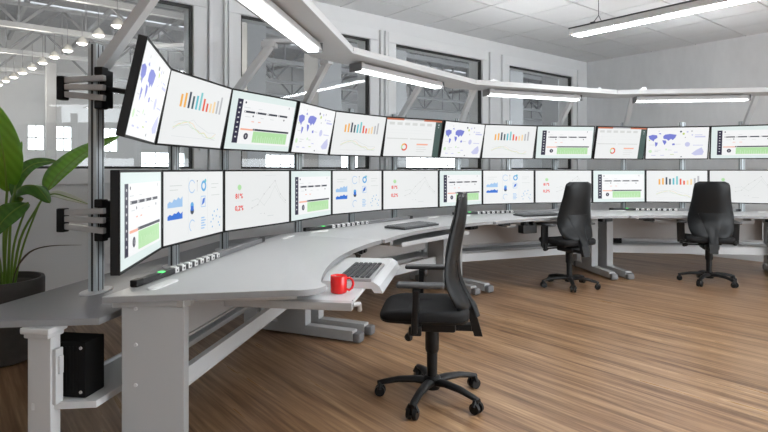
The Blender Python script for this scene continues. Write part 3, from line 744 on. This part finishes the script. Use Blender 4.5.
# ------------------------------------------------------------------ office chairs
def lerp(tab, z):
    for (a, p), (c, q) in zip(tab, tab[1:]):
        if z <= c: t = max(0, min(1, (z-a)/(c-a))); t = t*t*(3-2*t) if False else t; return p+(q-p)*t
    return tab[-1][1]
PROF = [(.55, -.185), (.60, -.165), (.66, -.135), (.72, -.112), (.78, -.108), (.85, -.115), (.95, -.135), (1.05, -.155), (1.15, -.165), (1.22, -.165)]
WIDE = [(.55, .165), (.58, .205), (.65, .232), (.74, .243), (.82, .238), (.92, .218), (1.02, .202), (1.12, .192), (1.18, .182), (1.205, .162), (1.215, .12)]
def smooth_tab(tab, z, h=.03): return sum(lerp(tab, z+h*(i-3)/3) for i in range(7))/7
def office_chair(label, loc, rz, spin=90):
    o = thing('office_chair', label, 'chair', loc, (0, 0, rz), 'black office chairs')
    base = MB()
    base.lathe([(.045, .06), (.052, .075), (.05, .125), (.038, .135)], seg=24)
    for q in range(5):
        a = R(spin+72*q); d = Vector((math.cos(a), math.sin(a), 0))
        base.tube([d*.03+Vector((0, 0, .10)), d*.10+Vector((0, 0, .108)), d*.2+Vector((0, 0, .102)), d*.285+Vector((0, 0, .084)), d*.325+Vector((0, 0, .075))], [.032, .028, .024, .021, .017], 12, flat=.75)
    base = base.build('base', BLACK, o)
    for q in range(5):
        a = R(spin+72*q); d = Vector((math.cos(a), math.sin(a), 0)); t = Vector((-d.y, d.x, 0)); c = d*.31+Vector((0, 0, .032))
        b = MB()
        for s in (-1, 1): b.cyl(c+t*(s*.009), c+t*(s*.029), .032, .030, 18)
        b.cyl(c-t*.012, c+t*.012, .012, seg=10); b.cyl(c+Vector((0, 0, .0)), c+Vector((0, 0, .055)), .014, seg=12)
        b.tube([c-t*.031+Vector((0, 0, .012)), c-t*.018+Vector((0, 0, .04)), c+t*.018+Vector((0, 0, .04)), c+t*.031+Vector((0, 0, .012))], .012, 8)
        b.build('caster', BLACK, base)
    b = MB(); b.lathe([(.030, .12), (.032, .27), (.036, .275), (.041, .29), (.041, .40), (.03, .41)], seg=24); b.build('gas_column', BLACK, o)
    b = MB(); b.box((0, -.01, .44), (.17, .26, .06), .015); b.box((0, .05, .472), (.24, .22, .02), .005); b.box((0, -.16, .43), (.09, .14, .035), .008)
    b.bar((0, -.10, .43), (0, -.275, .425), .07, .035, .008)
    mech = b.build('tilt_mechanism', BLACK, o)
    b = MB(); b.cyl((-.08, .10, .44), (-.24, .12, .435), .008, seg=8); b.tube([(-.205, .115, .436), (-.225, .118, .432), (-.25, .121, .428), (-.265, .123, .425)], [.012, .021, .023, .014], 12); b.build('lever', BLACK, mech)
    # seat : superellipse pad, waterfall front
    def seatfn(grow, z0, z1, dome):
        b = MB(); n = 40; rings = []
        def ring(sc, z):
            pts = []
            for q in range(n):
                t = 2*math.pi*q/n; cx, sx = math.cos(t), math.sin(t); p = .33
                x = math.copysign(abs(cx)**p, cx)*.245; y = math.copysign(abs(sx)**p, sx)*.255
                yy = y*sc+.04; zz = z
                if y > .1: zz -= ((y-.1)/.155)**2*.018*(1 if z > .53 else 0)
                pts.append(b.bm.verts.new((x*sc, yy, zz)))
            return pts
        for sc, z in z0: rings.append(ring(sc*grow, z))
        for a, c in zip(rings, rings[1:]):
            for k in range(n): b.bm.faces.new((a[k], a[(k+1) % n], c[(k+1) % n], c[k]))
        b.bm.faces.new(rings[0][::-1]); b.bm.faces.new(rings[-1]); return b
    seatfn(1, [(.88, .495), (.96, .498), (.99, .505), (.995, .512)], None, 0).build('seat_shell', BLACK, o, smooth=45)
    seatfn(1, [(.985, .512), (1.0, .520), (1.0, .545), (.985, .558), (.95, .566), (.8, .568), (.4, .562)], None, 0).build('seat', FABRIC, o, smooth=60)
    # backrest : padded front sheet on a curved shell
    z0, z1 = .565, 1.215
    def edge(v):
        z = z0+(z1-z0)*v; return z, smooth_tab(PROF, z), max(.02, smooth_tab(WIDE, z, .008))
    def shell(u, v):
        z, y, w = edge(v); s = 2*u-1; x = w*s
        curl = .048*abs(s)**2.2*(1 if z < 1 else max(.4, 1-(z-1)*2)); th = .030*(1-abs(s)**4*.75)*(1-.35*v)
        return (x, y+curl-.018, z), (x*.985, y+curl-.022-th, z)
    MB().grid(shell, 20, 30).build('back_shell', BLACK_SAT, o, smooth=60)
    def pad(u, v):
        z, y, w = edge(.03+.94*v); s = 2*u-1; x = w*.95*s
        curl = .048*abs(s)**2.2*(1 if z < 1 else max(.4, 1-(z-1)*2)); th = .022*(1-abs(s)**4)*min(1, 8*v+.1, 8*(1-v)+.1)
        return (x, y+curl-.012+th, z), (x, y+curl-.019, z)
    MB().grid(pad, 18, 28).build('backrest', FABRIC, o, smooth=60)
    def carrier(u, v):
        z = .50+.34*v; s = 2*u-1; w = .05+.02*v+.115*max(0, v-.25)**1.5; x = w*s
        zz = max(z, .56); ww = smooth_tab(WIDE, zz, .008); ss = abs(x)/ww
        y = smooth_tab(PROF, zz)+.048*ss**2.2-.022-.030*(1-ss**4*.75)*(1-.35*(zz-z0)/(z1-z0))
        if z < .60: y -= (.60-z)*.30
        th = .016*(1-abs(s)**3)*(1-v)**.5+.003
        return (x, y+.012, z), (x, y-th, z)
    MB().grid(carrier, 10, 18).build('back_carrier', BLACK_SAT, o, smooth=60)
    def tongue(u, v):
        z = .385+.16*v; s = 2*u-1; w = .040+.012*v; y = -.275+.045*v
        return (w*s, y+.03, z), (w*s, y-.018, z)
    MB().grid(tongue, 4, 6).build('back_bracket', BLACK, o, smooth=60)
    for s in (-1, 1):
        b = MB(); b.box((s*.19, .08, .474), (.20, .055, .022), .006); b.bar((s*.283, .085, .468), (s*.290, .075, .705), .034, .085, .008, up=(1, 0, 0)); b.box((s*.284, .082, .475), (.034, .07, .05), .008); b.bar((s*.289, .077, .66), (s*.290, .075, .712), .040, .072, .008, up=(1, 0, 0))
        a = b.build('armrest', BLACK, o)
        b = MB(); b.box((s*.285, .055, .724), (.082, .255, .024), .010, seg=3); b.build('arm_pad', ARMPAD, a)
    return o
office_chair('black office chair in the foreground facing the nearest desk', (.285, 3.24, 0), R(83))
office_chair('black office chair at the third desk, its grey-sheened back turned away', (2.14, 6.32, 0), R(22), 21)
office_chair('black office chair at the rightmost desk, seen square from behind', (3.88, 6.53, 0), R(-20), 26)

# ------------------------------------------------------------------ potted plant
PX, PY = -2.755, 3.9
o = thing('potted_plant', 'broad-leaved green plant in a dark pot by the window wall', 'plant', (PX, PY, 0))
b = MB(); b.lathe([(.20, 0), (.245, .01), (.275, .12), (.288, .30), (.29, .56), (.285, .575), (.265, .575), (.262, .54), (.262, .50)], seg=48); b.build('pot', POTM, o, smooth=40)
b = MB(); b.lathe([(.0, .535), (.12, .54), (.262, .53), (.262, .49), (0, .49)][::-1], seg=32); b.build('soil', SOIL, o)
def at(x, y, d): return Vector(((x-384)/547*d-PX, d-PY, EYE-(y-169.8)/547*d))
def bez(P, n):
    out = []; m = len(P)-1
    for i in range(n+1):
        t = i/n*m; k = min(int(t), m-1); f = t-k
        p0, p1, p2, p3 = P[max(k-1, 0)], P[k], P[k+1], P[min(k+2, m)]
        out.append(.5*((2*p1)+(p2-p0)*f+(2*p0-5*p1+4*p2-p3)*f*f+(3*p1-p0-3*p2+p3)*f**3))
    return out
def leaf(P, wmax, face, mt, fold=.25, peak=.45, wave=.0):
    P = bez(P, 22); b = MB(); rows = []
    for i, p in enumerate(P):
        t = i/22; tan = (P[min(i+1, 22)]-P[max(i-1, 0)]).normalized()
        sd = tan.cross(Vector(face)).normalized(); nm = sd.cross(tan).normalized()
        e = t/peak if t < peak else (1-t)/(1-peak)
        w = wmax/2*max(.012, math.sin(min(1, e)*math.pi/2)**.8)
        row = []
        for q in (-1, -.6, -.25, 0, .25, .6, 1):
            row.append(p+sd*w*q+nm*(fold*w*abs(q)**1.5+wave*w*math.sin(i*1.3+q)*abs(q)))
        rows.append(row)
    V_ = [[b.bm.verts.new(c) for c in r] for r in rows]
    for a, c in zip(V_, V_[1:]):
        for k in range(6): b.bm.faces.new((a[k], a[k+1], c[k+1], c[k]))
    ob = b.build('leaf', mt, o, smooth=80)
    sm = ob.modifiers.new('thick', 'SOLIDIFY'); sm.thickness = .003
    # midrib on the leaf
    r = MB(); r.tube(P, [.007*(1-i/24)+.001 for i in range(23)], 6); r.build('midrib', STEMM, ob)
    return ob
CAMF = (0, -1, .15)
leaf([at(7, 192, 3.8), at(5, 165, 3.7), at(0, 135, 3.65), at(-9, 101, 3.7)], .235, (.35, -1, .1), LEAF, .22)
leaf([at(47, 191, 3.8), at(60, 173, 3.9), at(84, 153, 4.05), at(119, 136, 4.25)], .235, (-.35, -1, .55), LEAF, .18, .4)
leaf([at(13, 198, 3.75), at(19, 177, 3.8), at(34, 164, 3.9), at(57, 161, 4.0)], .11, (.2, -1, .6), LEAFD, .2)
leaf([at(13, 196, 3.8), at(15, 170, 3.8), at(22, 141, 3.8)], .06, (.6, -1, 0), LEAF, .3)
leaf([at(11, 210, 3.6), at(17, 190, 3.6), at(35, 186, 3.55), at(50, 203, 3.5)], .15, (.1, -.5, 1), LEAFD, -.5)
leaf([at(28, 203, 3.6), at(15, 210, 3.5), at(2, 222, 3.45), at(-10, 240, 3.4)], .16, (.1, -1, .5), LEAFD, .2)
leaf([at(42, 199, 3.6), at(54, 194, 3.6), at(70, 198, 3.55), at(88, 204, 3.5)], .06, (0, -.7, .8), LEAFP, .2)
for pts, r in (([(6, 289, 3.9), (4, 240, 3.82), (7, 192, 3.8)], .016), ([(12, 289, 3.9), (20, 240, 3.85), (37, 208, 3.8), (47, 191, 3.8)], .013), ([(8, 289, 3.9), (10, 232, 3.8), (13, 197, 3.78)], .014),
               ([(11, 289, 3.85), (14, 245, 3.7), (28, 203, 3.6)], .012), ([(4, 289, 3.85), (6, 240, 3.7), (11, 210, 3.6)], .013), ([(2, 289, 3.85), (0, 262, 3.6), (-8, 238, 3.42)], .011), ([(14, 289, 3.85), (22, 250, 3.7), (36, 212, 3.62), (42, 199, 3.6)], .01)):
    P = bez([at(*p) for p in pts], 12); b = MB(); b.tube(P, [r*.75*(1-.35*i/12) for i in range(13)], 8); b.build('stem', STEMM, o)
P = bez([at(12, 287, 3.75), at(17, 268, 3.7), at(30, 252, 3.65), at(50, 246, 3.6), at(82, 245, 3.55)], 16)
b = MB(); b.tube(P, [.004, .004, .004, .004, .005, .006, .008, .009, .008, .007, .006, .006, .005, .004, .003, .002, .001], 6, flat=.6); b.build('dry_stalk', TWIG, o)

# ------------------------------------------------------------------ suspended ceiling lamps
def ceiling_lamp():
    o = thing('suspended_ceiling_lamp', 'long white suspended ceiling lamp', 'lamp', (0, 0, 0), (0, 0, UA), 'suspended ceiling lamps')
    b = MB(); b.box((0, 0, .035), (.24, 3.0, .06), .004); b.build('housing', LIGHTBODY, o)
    b = MB(); b.box((-.121, 0, .072), (.012, 3.0, .014)); b.box((.121, 0, .072), (.012, 3.0, .014)); b.build('top_rail', GROOVE, o)
    b = MB(); b.box((0, 0, .003), (.15, 2.97, .008), .002); b.build('diffuser', DIFFC, o)
    for y in (-1.2, 1.2):
        b = MB(); b.cyl((0, y, .17), (0, y, CEIL-2.9), .004, seg=6)
        b.tube([(-.118, y, .075), (0, y, .18)], .004, 6); b.tube([(.118, y, .075), (0, y, .18)], .004, 6); b.box((-.118, y, .078), (.03, .05, .02), .003); b.box((.118, y, .078), (.03, .05, .02), .003)
        b.build('suspension', GROOVE, o)
    return o
CL = [(5.72, 2.06), (5.72, -1.9), (2.9, 1.0), (2.9, -2.9), (8.4, -1.9), (-1.0, -1.6)]  # only the first is in view; the others are unseen, placed for their light
lab = ['long white lit lamp hanging from the ceiling before the concrete wall', 'unseen suspended ceiling lamp right of the frame, in line with the visible one', 'unseen suspended ceiling lamp above the foreground chair', 'unseen suspended ceiling lamp above the open floor beside the foreground chair', 'unseen suspended ceiling lamp right of the frame, by the concrete wall', 'added ceiling lamp behind the viewer, out of sight']  # the last is added to light surfaces that face the camera
c0 = ceiling_lamp()
for i, (u, v) in enumerate(CL):
    q = c0 if i == 0 else copy_tree(c0); q.location = rp(u, v, 2.9); q['label'] = lab[i]
    if 0 < u < 4:                                         # unseen lamps over the open floor: upward glow added to brighten the ceiling
        b = MB(); b.box((0, 0, .068), (.20, 2.9, .008)); b.build('uplight', UPFILL, q)

# ------------------------------------------------------------------ light, camera
w = bpy.data.worlds.new('daylight'); bpy.context.scene.world = w; w.use_nodes = True
bg = w.node_tree.nodes['Background']; bg.inputs[0].default_value = (.90, .96, 1, 1); bg.inputs[1].default_value = 5.0
cam = bpy.data.cameras.new('camera'); co = bpy.data.objects.new('camera', cam); C.objects.link(co)
co.location = (0, 0, EYE); co.rotation_euler = (math.pi/2, 0, 0)
cam.sensor_width = 36; cam.lens = 547/768*36; cam.shift_y = -(216-169.8)/768; cam.clip_start = .05; cam.clip_end = 200
s = bpy.context.scene; s.camera = co
s.view_settings.view_transform = 'Standard'; s.view_settings.look = 'None'; s.view_settings.gamma = 1; s.view_settings.use_curve_mapping = False
s.view_settings.exposure = .45
s.cycles.use_denoising = True; s.cycles.max_bounces = 8; s.cycles.sample_clamp_indirect = 6
